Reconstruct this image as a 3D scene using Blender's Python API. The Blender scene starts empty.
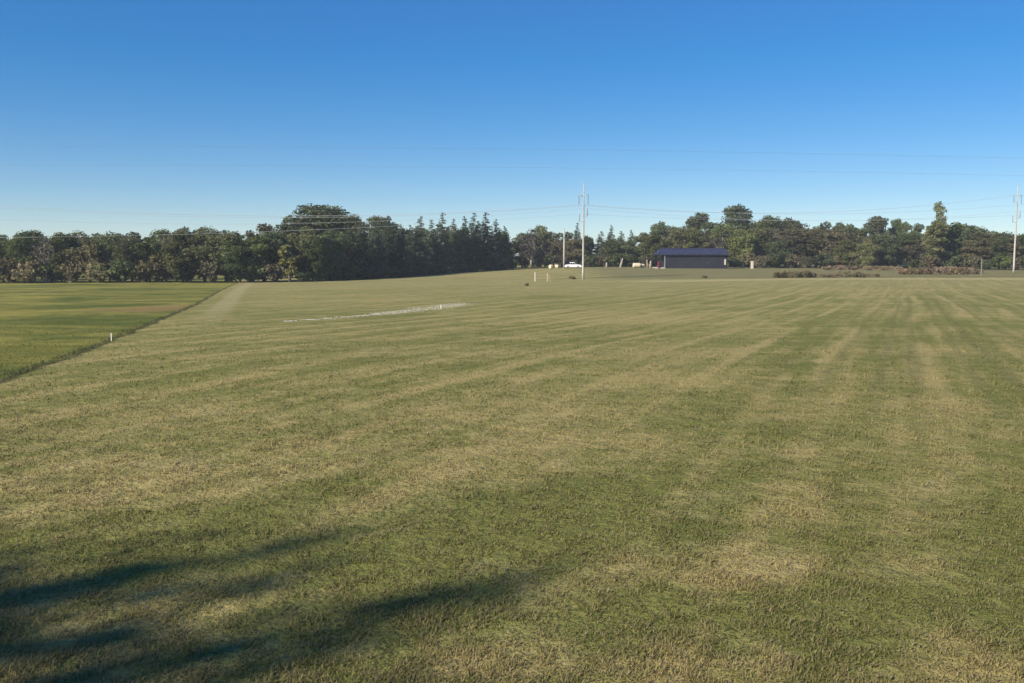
import bpy, math, random
import numpy as np
from mathutils import Vector

# ------------------------------------------------------------------ camera, sky, sun
scene = bpy.context.scene
R = math.radians
F_PX, W_PX, H_PX = 887.0, 1024.0, 683.0
HORIZON = 258.0
PITCH = math.atan((H_PX / 2 - HORIZON) / F_PX)
EYE = 2.8
cam_d = bpy.data.cameras.new('camera')
cam_d.sensor_width = 36.0
cam_d.lens = F_PX / W_PX * 36.0
cam_d.clip_start = 0.1
cam_d.clip_end = 30000
cam = bpy.data.objects.new('camera', cam_d)
scene.collection.objects.link(cam)
cam.location = (0, 0, EYE)
cam.rotation_euler = (R(90) - PITCH, 0, 0)
scene.camera = cam

SUN_EL = R(29)
SUN_AZ = R(-130)          # clockwise from +Y (straight ahead); behind the camera, to the left
world = bpy.data.worlds.new('World')
scene.world = world
world.use_nodes = True
wn = world.node_tree.nodes
wl = world.node_tree.links
wn.clear()
sky = wn.new('ShaderNodeTexSky')
sky.sky_type = 'NISHITA'
sky.sun_disc = False
sky.sun_elevation = SUN_EL
sky.sun_rotation = SUN_AZ
sky.altitude = 1500
sky.air_density = 1.0
sky.dust_density = 0.0
sky.ozone_density = 4.5
bgn = wn.new('ShaderNodeBackground')
bgn.inputs['Strength'].default_value = 0.138
wo = wn.new('ShaderNodeOutputWorld')
hsv = wn.new('ShaderNodeHueSaturation')
hsv.inputs['Saturation'].default_value = 1.64
hsv.inputs['Hue'].default_value = 0.509
gam = wn.new('ShaderNodeGamma')
gam.inputs['Gamma'].default_value = 0.66
wl.new(sky.outputs[0], gam.inputs['Color'])
wl.new(gam.outputs[0], hsv.inputs['Color'])
tnt = wn.new('ShaderNodeMix'); tnt.data_type = 'RGBA'; tnt.blend_type = 'MULTIPLY'; tnt.inputs[0].default_value = 1.0
tnt.inputs[7].default_value = (0.20, 0.55, 0.97, 1)
wl.new(gam.outputs[0], tnt.inputs[6])
lgt = wn.new('ShaderNodeMix'); lgt.data_type = 'RGBA'; lgt.blend_type = 'LIGHTEN'; lgt.inputs[0].default_value = 1.0
wl.new(hsv.outputs[0], lgt.inputs[6]); wl.new(tnt.outputs[2], lgt.inputs[7])
wl.new(lgt.outputs[2], bgn.inputs[0])
wl.new(bgn.outputs[0], wo.inputs[0])

sd = bpy.data.lights.new('sun', 'SUN')
sd.energy = 4.7
sd.angle = R(0.55)
sd.color = (1.0, 0.90, 0.76)
sun = bpy.data.objects.new('sun', sd)
scene.collection.objects.link(sun)
to_sun = Vector((math.sin(SUN_AZ) * math.cos(SUN_EL), math.cos(SUN_AZ) * math.cos(SUN_EL), math.sin(SUN_EL)))
sun.rotation_euler = to_sun.to_track_quat('Z', 'Y').to_euler()
sun.location = to_sun * 300

scene.view_settings.view_transform = 'Standard'
scene.view_settings.look = 'None'
scene.view_settings.gamma = 1.0
scene.view_settings.exposure = 0.68
scene.view_settings.use_curve_mapping = False
scene.cycles.max_bounces = 5
scene.cycles.diffuse_bounces = 3
scene.cycles.glossy_bounces = 2
scene.cycles.transparent_max_bounces = 4
scene.cycles.use_denoising = True

HAZE = 0.00022
scene.cycles.volume_bounces = 0
rng = np.random.default_rng(7)
random.seed(7)
COL = scene.collection

# ------------------------------------------------------------------ terrain heights
U_COL = np.array([-1.3, -0.577, -0.31, -0.217, -0.126, -0.025, 0.08, 0.2, 0.3, 0.45, 0.577, 1.3])
Y_KN = np.array([0.5, 6, 12, 25, 50, 100, 150, 175, 192, 205, 218, 232, 250, 270, 290, 330, 420, 4000])
Z_TAB = np.array([
    #  .5  6   12    25    50    100   150   175   192   205   218   232   250   270   290  330   420  4000
    [0, 0, -.15, -.5, -1.0, -1.9, -2.4, -2.6, -2.8, -2.9, -2.9, -2.9, -2.9, -2.8, -2.6, -2.2, -1.5, 0],
    [0, 0, -.10, -.4, -1.0, -1.9, -2.4, -2.6, -2.8, -2.9, -2.9, -2.9, -2.9, -2.8, -2.6, -2.2, -1.5, 0],
    [0, 0, -.06, -.25, -.8, -1.8, -2.4, -2.6, -2.75, -2.85, -2.9, -2.9, -2.9, -2.8, -2.6, -2.2, -1.5, 0],
    [0, 0, -.05, -.2, -.8, -1.6, -2.2, -2.45, -2.58, -2.68, -2.77, -2.8, -2.8, -2.7, -2.5, -2.0, -1.2, 0],
    [0, 0, -.05, -.2, -.8, -1.6, -2.0, -2.2, -2.3, -2.35, -2.37, -2.35, -2.27, -2.1, -1.9, -1.5, -1.0, 0],
    [0, 0, -.05, -.2, -.8, -1.6, -2.0, -2.1, -2.1, -2.05, -1.95, -1.78, -1.5, -1.1, -.8, -.6, -.4, 0],
    [0, 0, -.05, -.2, -.8, -1.6, -2.0, -2.1, -2.14, -2.1, -1.8, -1.35, -.9, -.4, -.2, -.1, 0, 0],
    [0, 0, -.05, -.2, -.8, -1.55, -1.9, -1.98, -1.92, -1.75, -1.5, -1.05, -.5, -.1, 0, 0, 0, 0],
    [0, 0, -.05, -.2, -.75, -1.4, -1.6, -1.58, -1.50, -1.52, -1.3, -1.05, -.8, -.6, -.5, -.4, -.2, 0],
    [0, 0, -.05, -.2, -.7, -1.3, -1.55, -1.55, -1.48, -1.38, -1.05, -.65, -.6, -.55, -.5, -.4, -.2, 0],
    [0, 0, -.05, -.2, -.7, -1.3, -1.55, -1.55, -1.48, -1.30, -.8, -.6, -.65, -.7, -.7, -.5, -.2, 0],
    [0, 0, -.05, -.2, -.7, -1.3, -1.55, -1.55, -1.48, -1.30, -.8, -.6, -.65, -.7, -.7, -.5, -.2, 0]], float)
_LG = np.linspace(math.log(0.5), math.log(4000), 400)
_UG = np.linspace(-1.3, 1.3, 261)
_t = np.array([np.interp(_LG, np.log(Y_KN), r) for r in Z_TAB])
_T = np.array([np.interp(_UG, U_COL, _t[:, j]) for j in range(len(_LG))])      # [lg, u]
def _blur(a, s, axis):
    k = np.arange(-3 * s, 3 * s + 1)
    g = np.exp(-k ** 2 / (2.0 * s * s)); g /= g.sum()
    pad = [(0, 0), (0, 0)]; pad[axis] = (3 * s, 3 * s)
    p = np.pad(a, pad, mode='edge')
    return np.apply_along_axis(lambda v: np.convolve(v, g, 'valid'), axis, p)
_T = _blur(_blur(_T, 2, 0), 6, 1)
def ground_z(x, y):
    x = np.asarray(x, float); y = np.asarray(y, float)
    yy = np.maximum(y, 0.5)
    u = np.clip(x / np.maximum(yy, 0.5), -1.299, 1.299)
    fu = (u + 1.3) / 2.6 * 260
    fl = np.clip((np.log(np.minimum(yy, 3990)) - _LG[0]) / (_LG[-1] - _LG[0]) * 399, 0, 398.99)
    iu = np.minimum(fu.astype(int), 259); il = fl.astype(int)
    a = fu - iu; b = fl - il
    z = ((_T[il, iu] * (1 - a) + _T[il, iu + 1] * a) * (1 - b) + (_T[il + 1, iu] * (1 - a) + _T[il + 1, iu + 1] * a) * b)
    z = z + 0.05 * np.sin(x * 0.11 + 1.3) * np.sin(y * 0.083) * np.clip(yy / 40 - .2, 0, 1)
    return z
def ray(px, row):
    dx = (px - W_PX / 2) / F_PX; dv = -(row - H_PX / 2) / F_PX
    c, s = math.cos(PITCH), math.sin(PITCH)
    return dx, c + dv * s, dv * c - s          # x, y, z
def at(px, row, Y):                              # point seen at (px,row) standing Y metres ahead
    d = ray(px, row); k = Y / d[1]
    return Vector((d[0] * k, Y, EYE + d[2] * k))
def foot(px, Y):                                 # ground point under picture column px, Y metres ahead
    x = (px - W_PX / 2) / F_PX * Y * math.cos(PITCH)
    for _ in range(4):
        z = float(ground_z(x, Y)); c, s = math.cos(PITCH), math.sin(PITCH)
        depth = Y * c - (z - EYE) * s
        x = (px - W_PX / 2) / F_PX * depth
    return Vector((x, Y, float(ground_z(x, Y))))
def ground_hit(px, row):
    d = ray(px, row); Y = 2.0
    while Y < 400:
        k = Y / d[1]
        if EYE + d[2] * k <= float(ground_z(d[0] * k, Y)):
            break
        Y *= 1.004
    return Vector((d[0] * Y / d[1], Y, float(ground_z(d[0] * Y / d[1], Y))))

# ------------------------------------------------------------------ helpers
def link_mesh(name, verts, faces, mats, parent=None, smooth=False, midx=None, attrs=None):
    me = bpy.data.meshes.new(name)
    verts = np.asarray(verts, np.float32)
    if isinstance(faces, np.ndarray):
        n, k = faces.shape
        me.vertices.add(len(verts)); me.vertices.foreach_set('co', verts.ravel())
        me.loops.add(n * k); me.loops.foreach_set('vertex_index', faces.astype(np.int32).ravel())
        me.polygons.add(n)
        me.polygons.foreach_set('loop_start', np.arange(0, n * k, k, dtype=np.int32))
        me.polygons.foreach_set('loop_total', np.full(n, k, np.int32))
        me.update(calc_edges=True)
    else:
        me.from_pydata([tuple(map(float, v)) for v in verts], [], faces)
        me.update()
    if not isinstance(mats, (list, tuple)):
        mats = [mats]
    for m in mats: me.materials.append(m)
    if midx is not None:
        me.polygons.foreach_set('material_index', np.asarray(midx, np.int32))
    if smooth:
        me.polygons.foreach_set('use_smooth', np.ones(len(me.polygons), bool))
    for an, av in (attrs or {}).items():
        at_ = me.attributes.new(an, 'FLOAT', 'POINT')
        at_.data.foreach_set('value', np.asarray(av, np.float32))
    o = bpy.data.objects.new(name, me)
    COL.objects.link(o)
    if parent: o.parent = parent
    return o
def tag(o, label, cat, group=None, kind=None):
    if label: o['label'] = label
    if cat: o['category'] = cat
    if group: o['group'] = group
    if kind: o['kind'] = kind
    return o
def thing(name, loc, label, cat, group=None, rz=0.0):
    o = bpy.data.objects.new(name, None)
    o.empty_display_size = 0.3
    COL.objects.link(o)
    o.location = loc; o.rotation_euler = (0, 0, rz)
    return tag(o, label, cat, group)
class MB:
    def __init__(self): self.v = []; self.f = []
    def box(self, x0, y0, z0, x1, y1, z1, bev=0.0):
        import bmesh
        bm = bmesh.new()
        bmesh.ops.create_cube(bm, size=1.0)
        for v in bm.verts:
            v.co = Vector(((x0 + x1) / 2 + v.co.x * (x1 - x0), (y0 + y1) / 2 + v.co.y * (y1 - y0), (z0 + z1) / 2 + v.co.z * (z1 - z0)))
        if bev: bmesh.ops.bevel(bm, geom=bm.edges[:], offset=bev, segments=2, affect='EDGES', profile=0.6)
        self.bm(bm); return self
    def bm(self, bm):
        b = len(self.v); bm.verts.index_update()
        self.v += [tuple(v.co) for v in bm.verts]
        self.f += [[b + v.index for v in f.verts] for f in bm.faces]
        bm.free()
    def tube(self, pts, rad, n=8, cap=True):
        pts = [Vector(p) for p in pts]
        if not hasattr(rad, '__len__'): rad = [rad] * len(pts)
        b = len(self.v)
        prev = None
        for i, p in enumerate(pts):
            d = (pts[min(i + 1, len(pts) - 1)] - pts[max(i - 1, 0)]).normalized()
            a = prev if prev is not None else (Vector((1, 0, 0)) if abs(d.x) < 0.8 else Vector((0, 1, 0)))
            a = (a - d * a.dot(d)).normalized(); prev = a; c = d.cross(a)
            for k in range(n):
                t = 2 * math.pi * k / n
                self.v.append(tuple(p + (a * math.cos(t) + c * math.sin(t)) * rad[i]))
        for i in range(len(pts) - 1):
            for k in range(n):
                self.f.append([b + i * n + k, b + i * n + (k + 1) % n, b + (i + 1) * n + (k + 1) % n, b + (i + 1) * n + k])
        if cap:
            self.f.append([b + k for k in range(n)][::-1])
            self.f.append([b + (len(pts) - 1) * n + k for k in range(n)])
        return self
    def quad(self, *p):
        b = len(self.v); self.v += [tuple(q) for q in p]; self.f.append(list(range(b, b + len(p)))); return self
    def build(self, name, mat, parent=None, smooth=False):
        return link_mesh(name, self.v, self.f, mat, parent, smooth)

# ------------------------------------------------------------------ materials
class NT:
    def __init__(self, name, group=False):
        if group:
            self.nt = bpy.data.node_groups.new(name, 'ShaderNodeTree')
        else:
            self.m = bpy.data.materials.new(name); self.m.use_nodes = True
            self.nt = self.m.node_tree; self.nt.nodes.clear()
    def n(self, t, **kw):
        nd = self.nt.nodes.new(t)
        for k, v in kw.items(): setattr(nd, k, v)
        return nd
    def l(self, a, b): self.nt.links.new(a, b)
    def math(self, op, a, b=None, c=None, clamp=False):
        nd = self.n('ShaderNodeMath', operation=op); nd.use_clamp = clamp
        for i, q in enumerate((a, b, c)):
            if q is None: continue
            if isinstance(q, (int, float)): nd.inputs[i].default_value = q
            else: self.l(q, nd.inputs[i])
        return nd.outputs[0]
    def maprange(self, v, a, b, c=0.0, d=1.0, smooth=True):
        nd = self.n('ShaderNodeMapRange'); nd.interpolation_type = 'SMOOTHSTEP' if smooth else 'LINEAR'
        self.l(v, nd.inputs[0])
        for i, q in enumerate((a, b, c, d)): nd.inputs[i + 1].default_value = q
        return nd.outputs[0]
    def noise(self, vec, scale, detail=2.0, rough=0.5, dist=0.0):
        nd = self.n('ShaderNodeTexNoise'); self.l(vec, nd.inputs['Vector'])
        nd.inputs['Scale'].default_value = scale; nd.inputs['Detail'].default_value = detail
        nd.inputs['Roughness'].default_value = rough; nd.inputs['Distortion'].default_value = dist
        return nd.outputs['Fac']
    def mix(self, f, a, b, mode='MIX'):
        nd = self.n('ShaderNodeMix', data_type='RGBA', blend_type=mode)
        nd.clamp_factor = True
        if isinstance(f, (int, float)): nd.inputs[0].default_value = f
        else: self.l(f, nd.inputs[0])
        for i, q in ((6, a), (7, b)):
            if isinstance(q, tuple): nd.inputs[i].default_value = (*q, 1)
            else: self.l(q, nd.inputs[i])
        return nd.outputs[2]
    def xyz(self, x, y, z=0.0):
        nd = self.n('ShaderNodeCombineXYZ')
        for i, q in enumerate((x, y, z)):
            if isinstance(q, (int, float)): nd.inputs[i].default_value = q
            else: self.l(q, nd.inputs[i])
        return nd.outputs[0]
    def out(self, shader):
        o = self.n('ShaderNodeOutputMaterial'); self.l(shader, o.inputs[0]); return self.m

# left meadow edge, as x over y
EDGE_PX = [(0, 383), (45, 366), (80, 353), (110, 341), (150, 325), (180, 312), (205, 300), (222, 290), (236, 284)]
EDGE = [ground_hit(*p) for p in EDGE_PX]
EDGE = [Vector((EDGE[0].x + 1.5, 0.0, 0))] + EDGE + [Vector((EDGE[-1].x - 60, 400, 0))]
EDGE_Y = np.array([p.y for p in EDGE]); EDGE_X = np.array([p.x for p in EDGE])
def edge_x(y): return np.interp(y, EDGE_Y, EDGE_X)

STRIPE_AZ = math.atan((905 - 512) / F_PX)

def make_turf_group():
    g = NT('turf_colour', group=True)
    g.nt.interface.new_socket('Color', in_out='OUTPUT', socket_type='NodeSocketColor')
    g.nt.interface.new_socket('Straw', in_out='OUTPUT', socket_type='NodeSocketFloat')
    go = g.n('NodeGroupOutput')
    geo = g.n('ShaderNodeNewGeometry')
    pos = geo.outputs['Position']
    sep = g.n('ShaderNodeSeparateXYZ'); g.l(pos, sep.inputs[0])
    X, Y = sep.outputs[0], sep.outputs[1]
    flat = g.xyz(X, Y, 0.0)
    ca, sa = math.cos(STRIPE_AZ), math.sin(STRIPE_AZ)
    t = g.math('SUBTRACT', g.math('MULTIPLY', X, ca), g.math('MULTIPLY', Y, sa))
    s = g.math('ADD', g.math('MULTIPLY', X, sa), g.math('MULTIPLY', Y, ca))
    # slow wobble so that the swaths are not ruled lines
    wob = g.math('MULTIPLY', g.math('SUBTRACT', g.noise(flat, 0.022, 2.0), 0.5), 3.0)
    tw = g.math('ADD', t, wob)
    stripe = g.noise(g.xyz(g.math('MULTIPLY', tw, 0.62), g.math('MULTIPLY', s, 0.016), 3.0), 1.0, 2.0, 0.55)
    fine = g.noise(g.xyz(g.math('MULTIPLY', tw, 1.7), g.math('MULTIPLY', s, 0.07), 9.0), 1.0, 2.0, 0.55)
    wave = g.math('SINE', g.math('MULTIPLY', tw, 2 * math.pi / 2.7))
    big = g.noise(flat, 0.055, 3.0, 0.55, 0.3)
    patch = g.noise(flat, 0.42, 4.0, 0.6, 0.4)
    small = g.noise(flat, 3.1, 4.0, 0.65)
    grain = g.noise(flat, 17.0, 3.0, 0.7)
    cross = g.noise(g.xyz(g.math('MULTIPLY', X, 0.02), g.math('MULTIPLY', Y, 0.22), 1.0), 1.0, 3.0, 0.6)
    # straw amount
    a = g.math('MULTIPLY', g.math('SUBTRACT', stripe, 0.5), 1.3)
    a = g.math('ADD', a, g.math('MULTIPLY', g.math('SUBTRACT', fine, 0.5), 1.9))
    row = g.math('POWER', g.math('MAXIMUM', wave, 0.0), 5.0)
    row = g.math('MULTIPLY', row, g.maprange(g.noise(g.xyz(g.math('MULTIPLY', tw, 0.2), g.math('MULTIPLY', s, 0.05), 5.0), 1.0, 2.0), 0.38, 0.62, 0.05, 0.75))
    a = g.math('ADD', a, g.math('MULTIPLY', row, g.maprange(Y, 7.0, 14.0)))
    a = g.math('SUBTRACT', a, 0.07)
    a = g.math('ADD', a, g.math('MULTIPLY', g.math('SUBTRACT', big, 0.5), 0.9))
    a = g.math('ADD', a, g.math('MULTIPLY', g.math('SUBTRACT', patch, 0.5), 1.5))
    a = g.math('ADD', a, g.math('MULTIPLY', g.math('SUBTRACT', small, 0.5), 1.5))
    midn = g.noise(flat, 1.15, 3.0, 0.65, 0.6)
    a = g.math('ADD', a, g.math('MULTIPLY', g.math('SUBTRACT', midn, 0.5), 1.6))
    a = g.math('ADD', a, g.math('MULTIPLY', g.math('SUBTRACT', grain, 0.5), 0.8))
    a = g.math('ADD', a, g.math('MULTIPLY', g.math('SUBTRACT', cross, 0.5), 1.3))
    # the near turf is lusher, the middle drier
    a = g.math('ADD', a, g.maprange(Y, 6.5, 20.0, 0.24, 0.46))
    # bare dry places and lush places with shapes of their own
    def spot(px, row, rx, ry, amt):
        nonlocal a
        c = ground_hit(px, row)
        dx = g.math('DIVIDE', g.math('SUBTRACT', X, c.x), rx)
        dy = g.math('DIVIDE', g.math('SUBTRACT', Y, c.y), ry)
        d = g.math('SQRT', g.math('ADD', g.math('MULTIPLY', dx, dx), g.math('MULTIPLY', dy, dy)))
        d = g.math('ADD', d, g.math('MULTIPLY', g.math('SUBTRACT', g.noise(flat, 0.9, 3.0, 0.6), 0.5), 1.0))
        a = g.math('ADD', a, g.maprange(d, 1.15, 0.3, 0.0, amt))
    for q in SPOTS: spot(*q)
    a = g.math('ADD', a, 0.0, clamp=True)
    straw = g.mix(g.noise(flat, 1.3, 2.0), (0.345, 0.280, 0.108), (0.295, 0.255, 0.088))
    straw = g.mix(g.maprange(grain, 0.35, 0.75), straw, (0.38, 0.31, 0.140))
    green = g.mix(g.noise(flat, 0.8, 3.0), (0.142, 0.155, 0.040), (0.195, 0.192, 0.056))
    col = g.mix(a, green, straw)
    # brown thatch showing through
    th = g.maprange(g.noise(flat, 5.5, 3.0, 0.7), 0.60, 0.75)
    col = g.mix(g.math('MULTIPLY', th, 0.55), col, (0.115, 0.088, 0.050))
    # far part of the field is an even dry olive
    farm = g.maprange(Y, 70.0, 180.0, 0.0, 0.35)
    far_c = g.mix(cross, (0.275, 0.245, 0.100), (0.37, 0.315, 0.150))
    col = g.mix(farm, col, far_c)
    # uneven growth: small dark and pale mottles
    mo = g.noise(flat, 0.75, 5.0, 0.75, 0.8)
    col = g.mix(g.maprange(mo, 0.50, 0.72, 0.0, 0.42), col, (0.105, 0.105, 0.036))
    col = g.mix(g.maprange(mo, 0.46, 0.28, 0.0, 0.40), col, (0.40, 0.335, 0.165))
    # wheel tracks running up the right side of the field
    for px, wd, am in TRACKS:
        c = ground_hit(px, 335)
        tc = c.x * ca - c.y * sa
        dt = g.math('ABSOLUTE', g.math('SUBTRACT', g.math('ADD', t, g.math('MULTIPLY', wob, 0.25)), tc))
        k = g.math('MULTIPLY', g.maprange(dt, wd, wd * 0.3, 0.0, am), g.maprange(cross, 0.25, 0.6, 0.35, 1.0))
        k = g.math('MULTIPLY', g.math('MULTIPLY', k, g.maprange(Y, 10, 24)), g.maprange(Y, 120, 75))
        col = g.mix(k, col, (0.130, 0.128, 0.048))
    # rough pasture beyond the mown field
    nn = g.math('MULTIPLY', g.math('SUBTRACT', g.noise(flat, 0.05, 2.0), 0.5), 12.0)
    past = g.maprange(g.math('ADD', Y, nn), 192.0, 200.0)
    past = g.math('MULTIPLY', past, g.maprange(X, 16.0, 30.0))
    pc = g.mix(g.noise(g.xyz(g.math('MULTIPLY', X, .05), g.math('MULTIPLY', Y, .2), 0.0), 1.0, 4.0, 0.6, 0.3), (0.085, 0.105, 0.040), (0.250, 0.205, 0.100))
    col = g.mix(g.math('MULTIPLY', past, 0.8), col, pc)
    # ditch shade painted in as dark green lines, and a dry strip before them
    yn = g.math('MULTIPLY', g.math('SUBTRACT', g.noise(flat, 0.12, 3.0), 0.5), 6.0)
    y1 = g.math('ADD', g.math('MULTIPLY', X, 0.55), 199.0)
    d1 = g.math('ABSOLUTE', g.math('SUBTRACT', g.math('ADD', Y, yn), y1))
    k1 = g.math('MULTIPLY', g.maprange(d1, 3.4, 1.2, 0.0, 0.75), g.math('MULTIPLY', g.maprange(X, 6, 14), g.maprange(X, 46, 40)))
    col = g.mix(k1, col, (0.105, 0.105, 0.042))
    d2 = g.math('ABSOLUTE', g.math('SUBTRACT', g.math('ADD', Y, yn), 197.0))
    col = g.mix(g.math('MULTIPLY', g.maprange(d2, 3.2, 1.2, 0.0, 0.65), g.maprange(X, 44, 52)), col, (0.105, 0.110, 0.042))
    d3 = g.math('ABSOLUTE', g.math('SUBTRACT', g.math('ADD', Y, g.math('MULTIPLY', yn, 1.4)), 184.0))
    col = g.mix(g.math('MULTIPLY', g.maprange(d3, 9.0, 2.0, 0.0, 0.6), g.maprange(X, 18, 34)), col, (0.41, 0.345, 0.175))
    # left meadow
    mr = g.n('ShaderNodeMapRange'); g.l(Y, mr.inputs[0]); mr.inputs[2].default_value = 400.0
    cr = g.n('ShaderNodeValToRGB'); g.l(mr.outputs[0], cr.inputs[0])
    el = cr.color_ramp.elements
    while len(el) < len(EDGE): el.new(0.5)
    for i, p in enumerate(EDGE):
        el[i].position = min(max(p.y / 400.0, 0), 1)
    for i, p in enumerate(EDGE):
        v = -p.x / 200.0; el[i].color = (v, v, v, 1)
    ex = g.math('MULTIPLY', cr.outputs[0], -200.0)
    dd = g.math('ADD', g.math('SUBTRACT', ex, X), g.math('MULTIPLY', g.math('SUBTRACT', g.noise(flat, 0.35, 4.0, 0.65), 0.5), 1.3))
    mead = g.maprange(dd, -0.1, 0.5)
    mb = g.noise(g.xyz(g.math('MULTIPLY', X, .075), g.math('MULTIPLY', Y, .085), 4.0), 1.0, 5.0, 0.68, 0.8)
    mc = g.mix(g.maprange(mb, 0.33, 0.66), (0.082, 0.106, 0.021), (0.280, 0.248, 0.058))
    mc = g.mix(g.maprange(mo, 0.45, 0.68, 0.0, 0.5), mc, (0.085, 0.095, 0.026))
    mc = g.mix(g.maprange(mo, 0.46, 0.30, 0.0, 0.35), mc, (0.33, 0.28, 0.095))
    dirt = ground_hit(172, 308)
    dx = g.math('DIVIDE', g.math('SUBTRACT', X, dirt.x), 6.5); dy = g.math('DIVIDE', g.math('SUBTRACT', Y, dirt.y), 11.0)
    dr = g.math('SQRT', g.math('ADD', g.math('MULTIPLY', dx, dx), g.math('MULTIPLY', dy, dy)))
    dr = g.math('ADD', dr, g.math('MULTIPLY', g.math('SUBTRACT', patch, 0.5), 1.4))
    mc = g.mix(g.maprange(dr, 1.1, 0.4, 0.0, 0.65), mc, (0.26, 0.165, 0.075))
    col = g.mix(mead, col, mc)
    # furrow of long rank grass and bare earth at the meadow edge
    fur = g.math('MULTIPLY', g.maprange(dd, -0.22, 0.0), g.maprange(dd, 0.32, 0.08))
    col = g.mix(g.math('MULTIPLY', fur, 0.75), col, (0.045, 0.050, 0.020))
    # pale wheel path on the mown side of it
    w1 = g.math('MULTIPLY', g.maprange(dd, -4.2, -3.2), g.maprange(dd, -1.4, -2.2))
    w1 = g.math('MULTIPLY', w1, g.maprange(Y, 45, 75))
    col = g.mix(g.math('MULTIPLY', w1, 0.6), col, (0.36, 0.31, 0.155))
    g.l(col, go.inputs[0]); g.l(a, go.inputs[1])
    return g.nt
SPOTS = [(392, 313.5, 1.2, 4.0, .4), (425, 308.5, 1.5, 5.0, .45), (450, 305.5, 1.6, 5.0, .4), (720, 568, 1.9, 0.8, 0.55), (430, 655, 1.6, 0.45, 0.42), (800, 672, 3.2, 0.35, 0.42), (560, 455, 3.6, 2.6, 0.22),
         (100, 480, 3.5, 2.0, 0.30), (260, 545, 4.2, 1.7, -0.42), (720, 610, 4.0, 0.7, -0.42), (560, 500, 2.5, 1.3, -0.32),
         (960, 590, 2.0, 0.8, -0.35), (690, 495, 1.4, .7, -0.25), (620, 315, 10.0, 13.0, 0.35), (700, 322, 9.0, 10.0, 0.25), (540, 430, 3.0, 3.0, 0.25),
         (330, 318, 9.0, 12.0, -0.30), (870, 320, 7.0, 16.0, -0.22), (830, 500, 2.2, 1.2, 0.2), (250, 470, 4.0, 2.2, 0.35), (830, 290, 26.0, 7.0, 0.35), (930, 420, 4.0, 5.0, 0.15)]
TRACKS = [(828, .22, .22), (858, .22, .32), (891, .2, .40), (911, .28, .40), (946, .2, .32), (966, .3, .36), (1004, .22, .32)]
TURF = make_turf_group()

def ground_material():
    m = NT('turf_ground')
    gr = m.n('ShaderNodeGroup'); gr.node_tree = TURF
    geo = m.n('ShaderNodeNewGeometry')
    p = m.n('ShaderNodeBsdfPrincipled')
    m.l(gr.outputs[0], p.inputs['Base Color'])
    p.inputs['Roughness'].default_value = 0.95
    p.inputs['Specular IOR Level'].default_value = 0.08
    h = m.math('ADD', m.math('MULTIPLY', m.noise(geo.outputs['Position'], 9.0, 4.0, 0.7), 0.7), m.math('MULTIPLY', m.noise(geo.outputs['Position'], 1.6, 3.0, 0.6), 0.9))
    b = m.n('ShaderNodeBump'); b.inputs['Strength'].default_value = 0.9; b.inputs['Distance'].default_value = 0.10
    m.l(h, b.inputs['Height']); m.l(b.outputs[0], p.inputs['Normal'])
    return m.out(p.outputs[0])
M_GROUND = ground_material()

def blade_material():
    m = NT('turf_blades')
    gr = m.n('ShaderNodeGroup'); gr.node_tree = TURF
    at_ = m.n('ShaderNodeAttribute', attribute_name='rnd')
    kd = m.n('ShaderNodeAttribute', attribute_name='dry')
    r = at_.outputs['Fac']
    c = m.mix(m.math('MULTIPLY', kd.outputs['Fac'], 0.75), gr.outputs[0], (0.33, 0.255, 0.135))
    c = m.mix(m.maprange(r, 0.0, 0.45, 0.42, 0.0), c, (0.055, 0.085, 0.022))
    c = m.mix(m.maprange(r, 0.72, 1.0, 0.0, 0.45), c, (0.40, 0.36, 0.17))
    d = m.n('ShaderNodeBsdfPrincipled'); m.l(c, d.inputs['Base Color'])
    d.inputs['Roughness'].default_value = 0.6; d.inputs['Specular IOR Level'].default_value = 0.15
    tr = m.n('ShaderNodeBsdfTranslucent'); m.l(c, tr.inputs[0])
    mx = m.n('ShaderNodeMixShader'); mx.inputs[0].default_value = 0.3
    m.l(d.outputs[0], mx.inputs[1]); m.l(tr.outputs[0], mx.inputs[2])
    return m.out(mx.outputs[0])
M_BLADE = blade_material()

def plain(name, col, rough=0.6, var=0.15, scale=3.0, metal=0.0, spec=0.3):
    m = NT(name)
    tc = m.n('ShaderNodeTexCoord')
    f = m.noise(tc.outputs['Object'], scale, 4.0, 0.6)
    lo = tuple(c * (1 - var) for c in col); hi = tuple(min(1, c * (1 + var)) for c in col)
    c = m.mix(m.maprange(f, 0.3, 0.7), lo, hi)
    p = m.n('ShaderNodeBsdfPrincipled'); m.l(c, p.inputs['Base Color'])
    p.inputs['Roughness'].default_value = rough; p.inputs['Metallic'].default_value = metal
    p.inputs['Specular IOR Level'].default_value = spec
    return m.out(p.outputs[0])

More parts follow.
